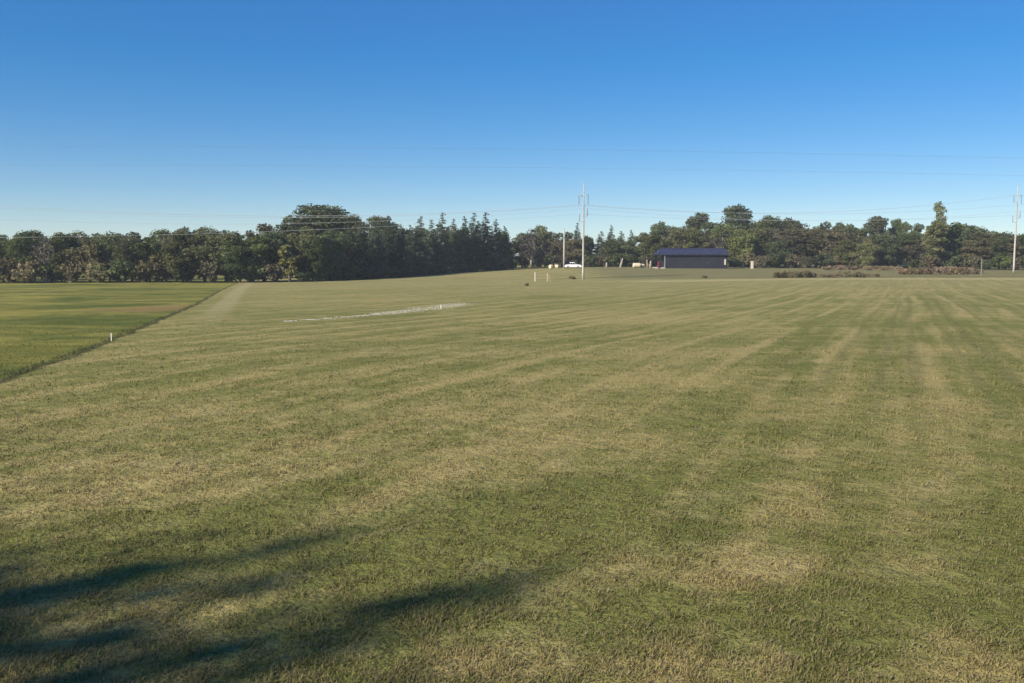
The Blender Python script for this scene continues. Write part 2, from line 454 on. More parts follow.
def leaf_material(name, dark, light, trans=0.32):
    m = NT(name)
    a = m.n('ShaderNodeAttribute', attribute_name='clump')
    oi = m.n('ShaderNodeObjectInfo')
    c = m.mix(a.outputs['Fac'], dark, light)
    hs = m.n('ShaderNodeHueSaturation')
    m.l(c, hs.inputs['Color'])
    m.l(m.maprange(oi.outputs['Random'], 0, 1, 0.485, 0.515, False), hs.inputs['Hue'])
    rr = m.math('FRACT', m.math('MULTIPLY', oi.outputs['Random'], 7.31))
    m.l(m.maprange(rr, 0, 1, 0.75, 1.3, False), hs.inputs['Value'])
    r2 = m.math('FRACT', m.math('MULTIPLY', oi.outputs['Random'], 13.7))
    m.l(m.maprange(r2, 0, 1, 0.8, 1.1, False), hs.inputs['Saturation'])
    d = m.n('ShaderNodeBsdfPrincipled'); m.l(hs.outputs[0], d.inputs['Base Color'])
    d.inputs['Roughness'].default_value = 0.7; d.inputs['Specular IOR Level'].default_value = 0.12
    tr = m.n('ShaderNodeBsdfTranslucent'); m.l(hs.outputs[0], tr.inputs[0])
    mx = m.n('ShaderNodeMixShader'); mx.inputs[0].default_value = trans
    m.l(d.outputs[0], mx.inputs[1]); m.l(tr.outputs[0], mx.inputs[2])
    return m.out(mx.outputs[0])

L_DARK = leaf_material('leaves_dark_green', (0.066, 0.088, 0.035), (0.135, 0.162, 0.060))
L_OLIVE = leaf_material('leaves_olive', (0.100, 0.112, 0.040), (0.195, 0.200, 0.075))
L_BROWN = leaf_material('leaves_russet_brown', (0.090, 0.083, 0.045), (0.165, 0.145, 0.075))
L_CONIF = leaf_material('needles_blue_green', (0.057, 0.084, 0.049), (0.115, 0.151, 0.078))
L_YELL = leaf_material('leaves_yellow_green', (0.116, 0.121, 0.033), (0.220, 0.209, 0.061))
L_GREY = leaf_material('twigs_grey_brown', (0.085, 0.075, 0.060), (0.150, 0.130, 0.100))
L_WEED = leaf_material('weeds_dry_russet', (0.170, 0.125, 0.075), (0.300, 0.230, 0.140))
L_BRUSH = leaf_material('brush_dull_green', (0.150, 0.135, 0.062), (0.250, 0.215, 0.105))
M_BARK = plain('bark_grey', (0.115, 0.095, 0.075), 0.9, 0.35, 2.0)
M_BARKP = plain('bark_pale', (0.30, 0.27, 0.22), 0.9, 0.25, 2.0)
M_POLE = plain('pole_weathered_pale', (0.42, 0.40, 0.36), 0.75, 0.10, 1.2)
M_STEEL = plain('steel_galvanised', (0.42, 0.43, 0.45), 0.45, 0.12, 4.0, 0.5)
M_INSUL = plain('insulator_brown_glaze', (0.20, 0.13, 0.12), 0.25, 0.2, 8.0, 0.0, 0.5)
M_WIRE = plain('wire_aluminium', (0.55, 0.56, 0.58), 0.45, 0.06, 2.0, 0.3)
M_WIREDARK = plain('wire_weathered', (0.16, 0.16, 0.17), 0.6, 0.06, 2.0, 0.2)
M_WOODP = plain('timber_pale', (0.52, 0.45, 0.33), 0.85, 0.2, 6.0)
M_WOODL = plain('timber_bleached', (0.50, 0.46, 0.38), 0.85, 0.15, 6.0)
M_WOODT = plain('timber_tan', (0.36, 0.29, 0.17), 0.85, 0.2, 6.0)
M_WHITE = plain('paint_white', (0.78, 0.78, 0.75), 0.5, 0.06, 4.0)
M_STRAWB = plain('hay_pale', (0.62, 0.54, 0.38), 0.95, 0.2, 9.0)
M_WRAP = plain('bale_wrap_white', (0.80, 0.80, 0.77), 0.4, 0.06, 4.0)
M_RED = plain('paint_dull_red', (0.22, 0.03, 0.06), 0.6, 0.2, 4.0)
M_STONE = plain('stone_pale', (0.50, 0.49, 0.42), 0.9, 0.2, 6.0)

# ------------------------------------------------------------------ ground
def build_ground():
    na = 900
    th = np.linspace(-math.pi, math.pi, na, endpoint=False)
    rad = np.concatenate([np.array([0.6]), np.geomspace(1.2, 400, 250), np.geomspace(430, 1500, 14)])
    TH, RR = np.meshgrid(th, rad)
    x = RR * np.sin(TH); y = RR * np.cos(TH)
    z = ground_z(x, y)
    v = np.stack([x.ravel(), y.ravel(), z.ravel()], 1)
    v = np.vstack([v, [[0, 0, 0.0]]])
    i, j = np.meshgrid(np.arange(len(rad) - 1), np.arange(na), indexing='ij')
    j2 = (j + 1) % na
    q = np.stack([i * na + j, i * na + j2, (i + 1) * na + j2, (i + 1) * na + j], -1).reshape(-1, 4)
    q = q[:, ::-1]
    c = len(v) - 1
    k = np.arange(na)
    cap = np.stack([np.full(na, c), (k + 1) % na, k, k], -1)
    me_f = [list(map(int, f)) for f in q] + [[c, int(a), int((a + 1) % na)][::1] for a in k]
    me = bpy.data.meshes.new('ground')
    me.from_pydata(v.tolist(), [], me_f); me.update()
    import bmesh
    bm = bmesh.new(); bm.from_mesh(me); bmesh.ops.recalc_face_normals(bm, faces=bm.faces[:])
    if sum(f.normal.z for f in list(bm.faces)[:200]) < 0: bmesh.ops.reverse_faces(bm, faces=bm.faces[:])
    bm.to_mesh(me); bm.free()
    me.polygons.foreach_set('use_smooth', np.ones(len(me.polygons), bool))
    me.materials.append(M_GROUND)
    o = bpy.data.objects.new('ground', me); COL.objects.link(o)
    o['kind'] = 'structure'; o['label'] = 'broad mown hay field of green and straw grass in faint swaths'
build_ground()

# ------------------------------------------------------------------ trees
def quads(P, size, rg, up=0.0, elong=1.0):
    n = len(P)
    a = rg.normal(size=(n, 3)); a /= np.linalg.norm(a, axis=1)[:, None]
    b = rg.normal(size=(n, 3))
    b[:, 2] += up
    b -= a * (a * b).sum(1)[:, None]; b /= np.linalg.norm(b, axis=1)[:, None]
    s = (size * rg.uniform(0.55, 1.35, n))[:, None]
    a = a * s * 0.5 * elong; b = b * s * 0.5
    k = rg.uniform(0.3, 1.0, (n, 1))
    V = np.stack([P - a - b * k, P + a - b, P + a * k + b, P - a + b * k], 1).reshape(-1, 3)
    Fq = np.arange(4 * n).reshape(n, 4)
    return V, Fq
def clumps_broad(rg, h, w, base, n_cl, round_=0.9, top_heavy=0.0):
    """clump centres spread over an uneven ovoid crown"""
    cz = (h + base) / 2; rz = (h - base) / 2; out = []
    while len(out) < n_cl:
        p = rg.uniform(-1, 1, 3)
        r = np.linalg.norm(p)
        if r > 1 or r < 0.25: continue
        t = (p[2] + 1) / 2
        wid = (1 - top_heavy * (1 - t)) * (0.78 + 0.3 * math.sin(3.1 * math.atan2(p[1], p[0]) + h))
        out.append((p[0] * w / 2 * wid * 0.86, p[1] * w / 2 * wid * 0.86, cz + p[2] * rz * 0.86, rg.uniform(0.11, 0.22) * w * round_))
    return np.array(out)
def crown_from_clumps(rg, C, n, size, inner=0.45, squash=0.75):
    k = rg.choice(len(C), n, p=(C[:, 3] ** 2) / (C[:, 3] ** 2).sum())
    d = rg.normal(size=(n, 3)); d /= np.linalg.norm(d, axis=1)[:, None]
    r = C[k, 3] * rg.uniform(inner, 1.08, n)
    P = C[k, :3] + d * r[:, None] * np.array([1, 1, squash])
    tone = rg.uniform(0, 1, len(C))
    cl = np.clip(0.12 + tone[k] * 0.6 + rg.uniform(-0.05, 0.25, n), 0, 1)
    return P, cl
def trunk_mb(rg, h, base, w, r0, nl=6, C=None, lean=0.0):
    mb = MB()
    top = Vector((lean * h, lean * 0.4 * h, h * 0.86))
    pts = []; rad = []
    for i in range(7):
        t = i / 6
        pts.append(Vector((top.x * t + rg.normal() * 0.02 * h * t * (1 - t) * 3, top.y * t + rg.normal() * 0.02 * h * t * (1 - t) * 3, top.z * t - (0.25 if i == 0 else 0))))
        rad.append(r0 * (1.25 if i == 0 else 1.0) * (1 - 0.85 * t))
    mb.tube(pts, rad, 7)
    if C is not None and len(C):
        for k in rg.choice(len(C), min(nl, len(C)), replace=False):
            e = Vector(C[k, :3]); t = min(0.85, max(0.15, (e.z / h) * 0.6))
            i = int(t * 6); s = pts[i].lerp(pts[min(i + 1, 6)], t * 6 - i)
            m = s.lerp(e, 0.5) + Vector((0, 0, 0.04 * h))
            rr = r0 * (1 - 0.85 * t) * 0.6
            mb.tube([s, m, e], [rr, rr * 0.6, rr * 0.2], 5)
    return mb
PROTO = {}
def add_proto(key, h, w, trunk, bark, P, cl, leafm, size, up=0.0, elong=1.0, seed=0):
    rg = np.random.default_rng(seed + 900)
    V, Fq = quads(P, size, rg, up, elong)
    PROTO[key] = dict(h=h, w=w, trunk=trunk, bark=bark, V=V, F=Fq, cl=np.repeat(cl, 4), leaf=leafm, tm=None, cm=None)
def broad(key, seed, h, w, base, ncl, n, size, leafm, bark=M_BARK, r0=0.22, top_heavy=0.0, round_=0.9, inner=0.45, lean=0.0, nl=6):
    rg = np.random.default_rng(seed)
    C = clumps_broad(rg, h, w, base, ncl, round_, top_heavy)
    P, cl = crown_from_clumps(rg, C, n, size, inner)
    add_proto(key, h, w, trunk_mb(rg, h, base, w, r0, nl, C, lean), bark, P, cl, leafm, size, seed=seed)
def conifer(key, seed, h, w, base, n, size, leafm, ragged=0.25, r0=0.2):
    rg = np.random.default_rng(seed)
    P = []; cl = []
    lev = int(h / 0.55)
    mb = trunk_mb(rg, h / 0.86 * 0.97, base, w, r0, 0, None)
    per = max(1, n // (lev * 6))
    for i in range(lev):
        t = (i + 0.5) / lev
        z = base + (h - base) * t
        rr = w / 2 * (1 - t) ** 0.75 * (0.55 + 0.45 * min(1, t * 5 + 0.3))
        nb = 7 if t < 0.8 else 4
        for b in range(nb):
            ang = rg.uniform(0, 6.283); L = rr * rg.uniform(1 - ragged * 2, 1 + ragged) + 0.12
            tone = rg.uniform(0, 1)
            e = Vector((math.cos(ang) * L, math.sin(ang) * L, z - 0.12 * L + rg.normal() * 0.15))
            if L > 0.7 and b % 2 == 0:
                mb.tube([(0, 0, z), tuple(e)], [0.035, 0.012], 4, False)
            m = int(per * (0.4 + 1.1 * (1 - t)) + 2)
            s = rg.uniform(0.1, 1.0, m) ** 0.7
            q = np.stack([e.x * s, e.y * s, z + (e.z - z) * s], 1) + rg.normal(size=(m, 3)) * np.array([.16, .16, .13]) * (0.5 + L * 0.45)
            P.append(q); cl.append(np.clip(tone * 0.7 + rg.uniform(0, .3, m), 0, 1))
    tp = np.stack([np.zeros(14), np.zeros(14), np.linspace(h * 0.94, h * 1.01, 14)], 1) + rg.normal(size=(14, 3)) * 0.06
    P.append(tp); cl.append(np.full(14, .4))
    P = np.vstack(P); sz = size * np.clip(1.12 - 0.75 * (P[:, 2] / h), 0.35, 1.1)
    add_proto(key, h, w, mb, M_BARK, P, np.concatenate(cl), leafm, sz, seed=seed)

for i in range(4):
    broad('dark%d' % i, 10 + i, 13, 9.0, 0.6, 60 + 8 * i, 10500, 0.31, L_DARK, round_=0.8 + .06 * i, top_heavy=-0.1 * i)
    broad('olive%d' % i, 20 + i, 13, 8.5, 0.4, 56 + 8 * i, 10000, 0.30, L_OLIVE, round_=0.78 + .06 * i, top_heavy=-0.1 * i)
    broad('brown%d' % i, 30 + i, 12, 7.5, 0.8, 48, 6400, 0.28, L_BROWN, inner=0.2, round_=0.85, nl=12)
    conifer('conif%d' % i, 40 + i, 14, 6.4, 0.5, 7500, 0.30, L_CONIF, ragged=0.16 + 0.03 * i)
for i in range(2):
    broad('tallw%d' % i, 50 + i, 18, 12, 2.0, 90, 15000, 0.33, L_DARK, r0=0.35, round_=0.8)
    broad('umb%d' % i, 60 + i, 15, 7.0, 10.0, 34, 4800, 0.29, L_DARK, r0=0.24, round_=0.9, nl=9)
    broad('grey%d' % i, 70 + i, 12, 6.0, 2.0, 34, 1300, 0.26, L_GREY, bark=M_BARKP, inner=0.1, nl=18)
    broad('yell%d' % i, 80 + i, 9, 4.0, 0.4, 26, 2600, 0.33, L_YELL)
    broad('slim%d' % i, 85 + i, 15, 4.6, 1.2, 34, 3000, 0.38, L_OLIVE, top_heavy=0.15)
_rc = np.array([(0.9, 0, 15.5, .75), (.2, .2, 15.9, .6), (-.3, 0, 15.0, .8), (.7, .3, 14.6, .9), (-1.2, .1, 14.2, .55), (0, 0, 13.8, .9), (.3, -.2, 12.8, 1.0), (-.5, .3, 12.0, 1.3), (.6, .2, 11.0, 1.5),
                (-.9, 0, 9.8, 1.6), (.8, -.4, 8.6, 1.8), (0, .5, 7.2, 1.9), (-.8, -.3, 5.6, 1.8), (.7, .3, 4.0, 1.8), (0, 0, 2.4, 1.6)])
_rg = np.random.default_rng(98)
_P, _c = crown_from_clumps(_rg, _rc, 3000, 0.34, 0.3, 0.9)
add_proto('ragged', 16.3, 5.0, trunk_mb(_rg, 16, 2, 5, 0.2, 6, _rc), M_BARK, _P, _c, L_OLIVE, 0.34, seed=98)
broad('shrub0', 91, 3.2, 4.6, 0.05, 24, 1500, 0.30, L_DARK, r0=0.07, nl=10)
broad('shrub1', 92, 3.0, 4.2, 0.05, 22, 1300, 0.28, L_BRUSH, r0=0.07, nl=10)
broad('shrub2', 93, 2.6, 4.4, 0.05, 22, 1000, 0.25, L_BROWN, r0=0.06, nl=10, inner=0.2)
broad('weed0', 94, 1.3, 3.6, 0.02, 26, 1300, 0.17, L_WEED, r0=0.02, nl=16, inner=0.1)
broad('weed1', 95, 1.2, 3.2, 0.02, 22, 1200, 0.16, L_BRUSH, r0=0.02, nl=16, inner=0.1)
broad('tuft', 96, 0.8, 1.6, 0.01, 16, 600, 0.11, L_BRUSH, r0=0.015, nl=12, inner=0.1)

def place_tree(key, px, Y, top_row=None, w_px=None, name='tree', label='', cat='tree', group=None, height=None, wm=None, parts=('trunk', 'crown')):
    pr = PROTO[key]
    f = foot(px, Y)
    if height is None:
        height = at(px, top_row, Y).z - f.z
    ws = (w_px / F_PX * Y / pr['w']) if w_px else (wm / pr['w'] if wm else height / pr['h'])
    o = thing(name, f, label, cat, group, rz=random.uniform(0, 6.28))
    q = random.uniform(0.82, 1.18)
    sc = (ws * q, ws / q, height / pr['h'])
    if pr['tm'] is None:
        t = pr['trunk'].build(parts[0], pr['bark'], o, True); pr['tm'] = t.data
        c = link_mesh(parts[1], pr['V'], pr['F'], pr['leaf'], o, False, None, {'clump': pr['cl']}); pr['cm'] = c.data
    else:
        t = bpy.data.objects.new(parts[0], pr['tm']); COL.objects.link(t); t.parent = o
        c = bpy.data.objects.new(parts[1], pr['cm']); COL.objects.link(c); c.parent = o
    t.scale = sc; c.scale = sc
    return o

ORD = ['first', 'second', 'third', 'fourth', 'fifth', 'sixth', 'seventh', 'eighth', 'ninth', 'tenth', 'eleventh', 'twelfth', 'thirteenth',
       'fourteenth', 'fifteenth', 'sixteenth', 'seventeenth', 'eighteenth', 'nineteenth', 'twentieth']
KIND = {'dark': ('broadleaf_tree', 'dark green broadleaf tree'), 'olive': ('broadleaf_tree', 'olive green bushy tree'),
        'brown': ('autumn_tree', 'thin brown autumn tree'), 'conif': ('conifer_tree', 'dark pointed conifer'),
        'tallw': ('tall_tree', 'tall wide crowned tree'), 'umb': ('tall_tree', 'tall dome topped tree'),
        'grey': ('bare_tree', 'nearly bare grey tree'), 'yell': ('small_tree', 'yellow green small tree'), 'slim': ('slender_tree', 'slender olive tree')}
TREES = {}
def T(zone, key, px, top, w, Y, label=None):
    TREES.setdefault(zone, []).append((px, key, top, w, Y, label))
def kindof(key): return key.rstrip('0123456789')

# --- zone: left of the picture, behind the green meadow
z = 'left'
for q in [('brown0', -62, 233, 44, 214), ('dark1', -24, 236, 46, 208), ('dark0', 4, 237, 36, 210), ('dark3', 24, 233, 30, 208), ('dark2', 62, 230, 30, 209),
          ('grey0', 46, 236, 26, 205), ('brown2', 90, 234, 30, 206), ('dark3', 110, 231, 32, 210), ('olive3', 132, 235, 28, 206),
          ('dark1', 150, 236, 26, 208), ('olive0', 183, 229, 36, 204), ('olive2', 205, 228, 34, 206), ('olive1', 226, 230, 34, 207),
          ('dark0', 250, 233, 40, 206), ('brown1', 264, 222, 40, 216), ('dark2', 276, 229, 32, 210), ('dark3', 240, 240, 30, 205)]:
    T(z, *q)
T(z, 'yell0', 290, 241, 20, 205, 'yellow green small tree lit up against the dark wood left of the conifers')
z = 'left back'
for q in [('dark3', -40, 231, 46, 232), ('dark0', 14, 231, 34, 226), ('dark2', 34, 227.5, 30, 228), ('brown0', 54, 229, 30, 230), ('dark3', 76, 230, 30, 232), ('dark1', 98, 231, 28, 236),
          ('brown3', 118, 229, 30, 234), ('dark0', 139, 229, 30, 232), ('dark2', 164, 226.5, 24, 234), ('brown2', 176, 229, 24, 232), ('dark1', 187, 224.5, 24, 236), ('dark3', 212, 225.5, 30, 238),
          ('dark0', 233, 227, 28, 240), ('brown1', 250, 229, 24, 238)]:
    T(z, *q)
# --- zone: big round group and the conifer row
z = 'middle'
T(z, 'tallw0', 320, 202, 66, 240, 'tallest round crowned tree rising above the left half of the wood')
T(z, 'tallw1', 298, 212, 44, 236, 'tall tree at the left shoulder of the tallest round crown')
T(z, 'dark2', 352, 211, 30, 238, 'dark tree at the right shoulder of the tallest round crown')
T(z, 'tallw1', 384, 211, 32, 256, 'flat topped tree standing just above the conifers')
for q in [('olive3', 306, 225, 32, 214), ('dark1', 330, 228, 32, 216), ('conif1', 349, 224, 26, 222), ('dark0', 313, 236, 24, 208)]: T(z, *q)
z = 'conifer row'
for q in [('conif0', 362, 220, 24, 226), ('conif2', 375, 221, 26, 232), ('conif3', 389, 216, 26, 238), ('conif1', 401, 224, 22, 242), ('conif0', 411, 225, 22, 250), ('conif2', 421, 216, 22, 252),
          ('conif3', 432, 220, 24, 258), ('conif1', 443, 212, 22, 262), ('conif0', 454, 219, 22, 268), ('conif2', 465, 216, 22, 272), ('conif3', 474, 213, 22, 276),
          ('conif1', 486, 212, 24, 280), ('conif0', 496, 219, 22, 284), ('conif2', 505, 226, 18, 288)]:
    T(z, *q)
z = 'conifer back'
for q in [('conif1', 368, 224, 24, 252), ('dark1', 396, 221, 26, 262), ('conif2', 416, 226, 22, 274), ('conif0', 438, 224, 22, 282), ('brown2', 452, 222, 22, 290), ('conif3', 478, 221, 22, 300), ('dark3', 500, 230, 24, 304), ('dark0', 460, 226, 24, 296), ('dark2', 424, 226, 24, 284)]:
    T(z, *q)
# --- zone: behind the poles and the car
z = 'centre'
T(z, 'grey1', 531, 226, 26, 300, 'nearly bare grey trunked tree left of the short pale pole')
for q in [('olive3', 540, 224, 28, 318), ('dark2', 522, 231, 22, 310), ('brown0', 553, 228, 24, 312), ('conif3', 577, 223, 13, 318), ('dark0', 566, 230, 22, 322), ('brown3', 572, 236, 22, 306), ('dark1', 585, 234, 16, 316),
          ('conif1', 601, 231, 18, 318), ('conif0', 611, 225, 15, 322), ('conif2', 621, 231, 17, 318), ('conif3', 631, 230, 17, 324), ('dark3', 612, 238, 24, 308), ('olive0', 644, 231, 24, 306), ('dark0', 628, 239, 24, 306), ('conif0', 590, 238, 14, 322)]:
    T(z, *q)
# --- zone: behind the barn
z = 'barn'
for q in [('dark1', 662, 219.5, 24, 318), ('olive2', 654, 231, 22, 302), ('olive1', 675, 226, 24, 304), ('dark3', 683, 224, 24, 326), ('olive0', 692, 226, 24, 304), ('dark0', 710, 219, 26, 322), ('brown2', 705, 228, 22, 306), ('dark2', 722, 222, 26, 310)]:
    T(z, *q)
T(z, 'umb0', 697, 213.5, 22, 330, 'small domed treetop rising behind the middle of the barn roof')
T(z, 'tallw0', 737, 203, 36, 322, 'tall dark domed tree that tops the skyline right of the barn')
T(z, 'grey0', 722, 232, 22, 298, 'nearly bare tree with pale limbs behind the right end of the barn')
z = 'right'
for q in [('olive3', 740, 228, 30, 296), ('olive1', 758, 225, 28, 300), ('dark2', 767, 213, 26, 318), ('dark1', 785, 215.5, 26, 316), ('brown0', 776, 222, 24, 306), ('dark3', 779, 238, 24, 290), ('brown1', 795, 226, 30, 292),
          ('grey1', 804, 220, 20, 310), ('brown3', 816, 224, 30, 296), ('dark0', 831, 218.5, 26, 318), ('brown2', 838, 225, 32, 292), ('brown0', 857, 227, 28, 292), ('olive0', 845, 238, 20, 284), ('dark1', 850, 222, 26, 316),
          ('conif2', 888, 230, 26, 284), ('dark2', 880, 232, 26, 282), ('brown1', 869, 236, 22, 282), ('dark3', 905, 232, 30, 286), ('brown2', 921, 236, 26, 280), ('dark0', 914, 221, 24, 312),
          ('dark1', 955, 220, 32, 276), ('dark2', 971, 224, 28, 274), ('brown3', 985, 229, 28, 270), ('dark3', 999, 231, 26, 268), ('brown0', 1013, 233, 28, 266), ('dark0', 1032, 231, 32, 266), ('dark1', 1058, 229, 36, 262), ('brown2', 1086, 230, 36, 262),
          ('dark2', 945, 237, 26, 268), ('brown1', 968, 239, 26, 266), ('olive2', 866, 240, 18, 276)]:
    T(z, *q)
T(z, 'umb1', 875, 216.5, 17, 330, 'domed treetop on a bare trunk with sky showing below it')
T(z, 'umb0', 897, 219.5, 14, 334, 'smaller domed treetop to the right of the other domed one')
T(z, 'slim0', 934, 212, 20, 262, 'slender olive tree with a ragged tuft at its tip, tallest at the right')
z = 'right back'
for q in [('dark1', 800, 225, 30, 340), ('dark2', 822, 224, 30, 344), ('dark0', 862, 226, 26, 346), ('dark3', 885, 228, 24, 348), ('brown1', 940, 221, 26, 320), ('dark2', 962, 223, 26, 318), ('dark0', 982, 228, 26, 314), ('dark1', 1004, 232, 26, 310), ('dark3', 1022, 233, 28, 308), ('dark2', 755, 220, 24, 340), ('dark0', 905, 229, 22, 350)]:
    T(z, *q)
z = 'far left'
for i, px in enumerate(range(-340, -70, 27)): T(z, ('dark1', 'brown0', 'dark3', 'olive2', 'dark0')[i % 5], px, 229 + (i * 5) % 7, 42, 212 + (i * 7) % 13)
z = 'far right'
for i, px in enumerate(range(1112, 1330, 27)): T(z, ('dark2', 'brown1', 'dark0', 'olive1')[i % 4], px, 228 + (i * 5) % 7, 40, 258 + (i * 7) % 13)
ZN = {'far left': ('trees beyond the left side', 'beyond the left edge of the picture'), 'far right': ('trees beyond the right side', 'beyond the right edge of the picture'),
      'left': ('trees behind the green meadow', 'in front behind the meadow'),
      'left back': ('trees behind the green meadow', 'rising further back behind the meadow'),
      'middle': ('trees of the tall group', 'under the tallest round crown'),
      'conifer row': ('conifers along the field edge', 'in the field edge row'),
      'conifer back': ('trees behind the conifer row', 'peeping over the conifer row'),
      'centre': ('trees behind the poles', 'behind the two white poles'),
      'barn': ('trees behind the barn', 'behind the navy barn'),
      'right': ('trees right of the barn', 'in front right of the barn'),
      'right back': ('trees right of the barn', 'further back right of the barn')}
for zone, L in TREES.items():
    cnt = {}
    L.sort(key=lambda q: q[0])
    tot = {}
    for q in L:
        if q[5] is None: tot[kindof(q[1])] = tot.get(kindof(q[1]), 0) + 1
    for px, key, top, w, Y, label in L:
        k = kindof(key); nm, ds = KIND[k]
        if label is None:
            i = cnt.get(k, 0); cnt[k] = i + 1
            label = ('only ' + ds + ' ' + ZN[zone][1]) if tot[k] == 1 else '%s %s, %s from left' % (ds, ZN[zone][1], ORD[i])
        place_tree(key, px, Y, top, w * 1.38, nm, label, 'tree', ZN[zone][0])
# ragged tuft on the tip of the slender tree is part of its own crown: a second taller narrow tree behind it
place_tree('ragged', 938, 268, 202, 20, 'slender_tree', 'thin ragged tree just behind the slender olive tree, poking highest at the right', 'tree', 'trees right of the barn')

# understory shrubs along the foot of the wood
def shrub_row(pxs, Yf, zone_txt, keys, hs, group):
    seq = sorted(pxs)
    for i, px in enumerate(seq):
        k = keys[i % len(keys)]
        h = hs[0] + (hs[1] - hs[0]) * ((i * 0.618) % 1)
        Y = Yf(px)
        ds = {'shrub0': 'dark green', 'shrub1': 'dull green', 'shrub2': 'brown twiggy'}[k]
        place_tree(k, px, Y, None, None, 'shrub', '%s shrub at the trees foot %s, %s from left' % (ds, zone_txt, ORD[i]), 'shrub', group, height=h, wm=h * 1.7, parts=('stem', 'foliage'))
shrub_row([-30, 8, 30, 52, 76, 100, 118, 148, 162, 186, 210, 232, 254, 274], lambda p: 203 + (p * 7 % 5), 'left of the yellow green tree', ['shrub0', 'shrub2', 'shrub1'], (4.4, 6.6), 'shrubs below the left wood')
shrub_row([304, 318, 332, 346], lambda p: 206 + (p - 304) * 0.28, 'below the tallest crown', ['shrub0'], (3.0, 4.6), 'shrubs below the tall group')
shrub_row([362, 378, 394, 408, 424, 440, 456, 470, 484, 498], lambda p: 222 + (p - 360) * 0.46, 'below the conifer row', ['shrub0', 'shrub2'], (2.4, 3.8), 'shrubs below the conifers')
shrub_row([512, 524, 538, 550, 562, 580, 592, 604, 616, 630, 644, 655], lambda p: 298 + (p % 7), 'behind the white car', ['shrub0', 'shrub2', 'shrub0'], (3.2, 5.2), 'shrubs behind the car')
shrub_row([734, 748, 762, 776, 790, 806, 822, 838, 854, 870, 886, 902], lambda p: 281 + (p % 6), 'just right of the barn', ['shrub0', 'shrub1', 'shrub2'], (3.6, 5.6), 'shrubs right of the barn')
shrub_row([916, 930, 944, 958, 972, 986, 1000, 1014, 1028, 1044], lambda p: 262 - (p - 916) * 0.05 + (p % 5), 'near the right hand pole', ['shrub0', 'shrub2', 'shrub0'], (3.2, 5.0), 'shrubs near the right pole')

# brown weeds and brush in the rough pasture
def weeds(lst, txt, group):
    lst = sorted(lst)
    for i, (px, Y, key, h, w) in enumerate(lst):
        ds = {'weed0': 'russet weed patch', 'weed1': 'dull green brush clump'}[key]
        place_tree(key, px, Y, None, None, 'brush_clump', '%s %s, %s from left' % (ds, txt, ORD[i]), 'brush', group, height=h, wm=w, parts=('stems', 'foliage'))
weeds([(778, 197, 'weed1', 1.3, 3.4), (786, 198, 'weed1', 1.5, 3.2), (796, 197, 'weed1', 1.5, 3.4), (806, 196.5, 'weed1', 1.6, 3.4), (812, 198, 'weed1', 1.2, 3),
       (824, 197, 'weed0', .9, 3.4), (834, 197, 'weed0', 1.0, 3.4), (845, 198, 'weed1', 1.5, 4), (856, 197, 'weed1', 1.3, 4), (866, 197, 'weed0', .9, 3), (876, 197, 'weed0', .8, 2.6)],
      'just past the field edge', 'brush at the field edge')
weeds([(904, 212, 'weed0', 1.5, 3.4), (913, 215, 'weed1', 1.5, 3.6), (922, 213, 'weed0', 1.6, 3.8), (932, 214, 'weed0', 1.5, 3.6), (941, 213, 'weed0', 1.9, 4), (951, 214, 'weed0', 2.0, 4), (960, 213, 'weed0', 1.8, 4), (969, 215, 'weed0', 1.6, 3.6), (978, 216, 'weed0', 1.2, 3.2)],
      'below the slender olive tree', 'russet weeds on the pasture')
weeds([(828, 258, 'weed0', 1.3, 5), (841, 260, 'weed0', 1.4, 5), (854, 258, 'weed0', 1.2, 5), (870, 254, 'weed0', 1.3, 4.6), (886, 250, 'weed0', 1.3, 4.6), (897, 244, 'weed0', 1.2, 4)],
      'along the foot of the brown trees', 'weeds along the wood')
place_tree('tuft', 572, 202, None, None, 'weed_tuft', 'dark green weed tuft just left of the tall white pole', 'weed', None, height=0.8, wm=2.2, parts=('stems', 'foliage'))
place_tree('tuft', 704, 199, None, None, 'weed_tuft', 'brown weed tuft on the field in front of the barn', 'weed', None, height=0.7, wm=2.6, parts=('stems', 'foliage'))
place_tree('weed0', 527, 152, None, None, 'weed_tuft', 'tall tan weed standing below the little rail frame', 'weed', None, height=0.55, wm=0.9, parts=('stems', 'foliage'))

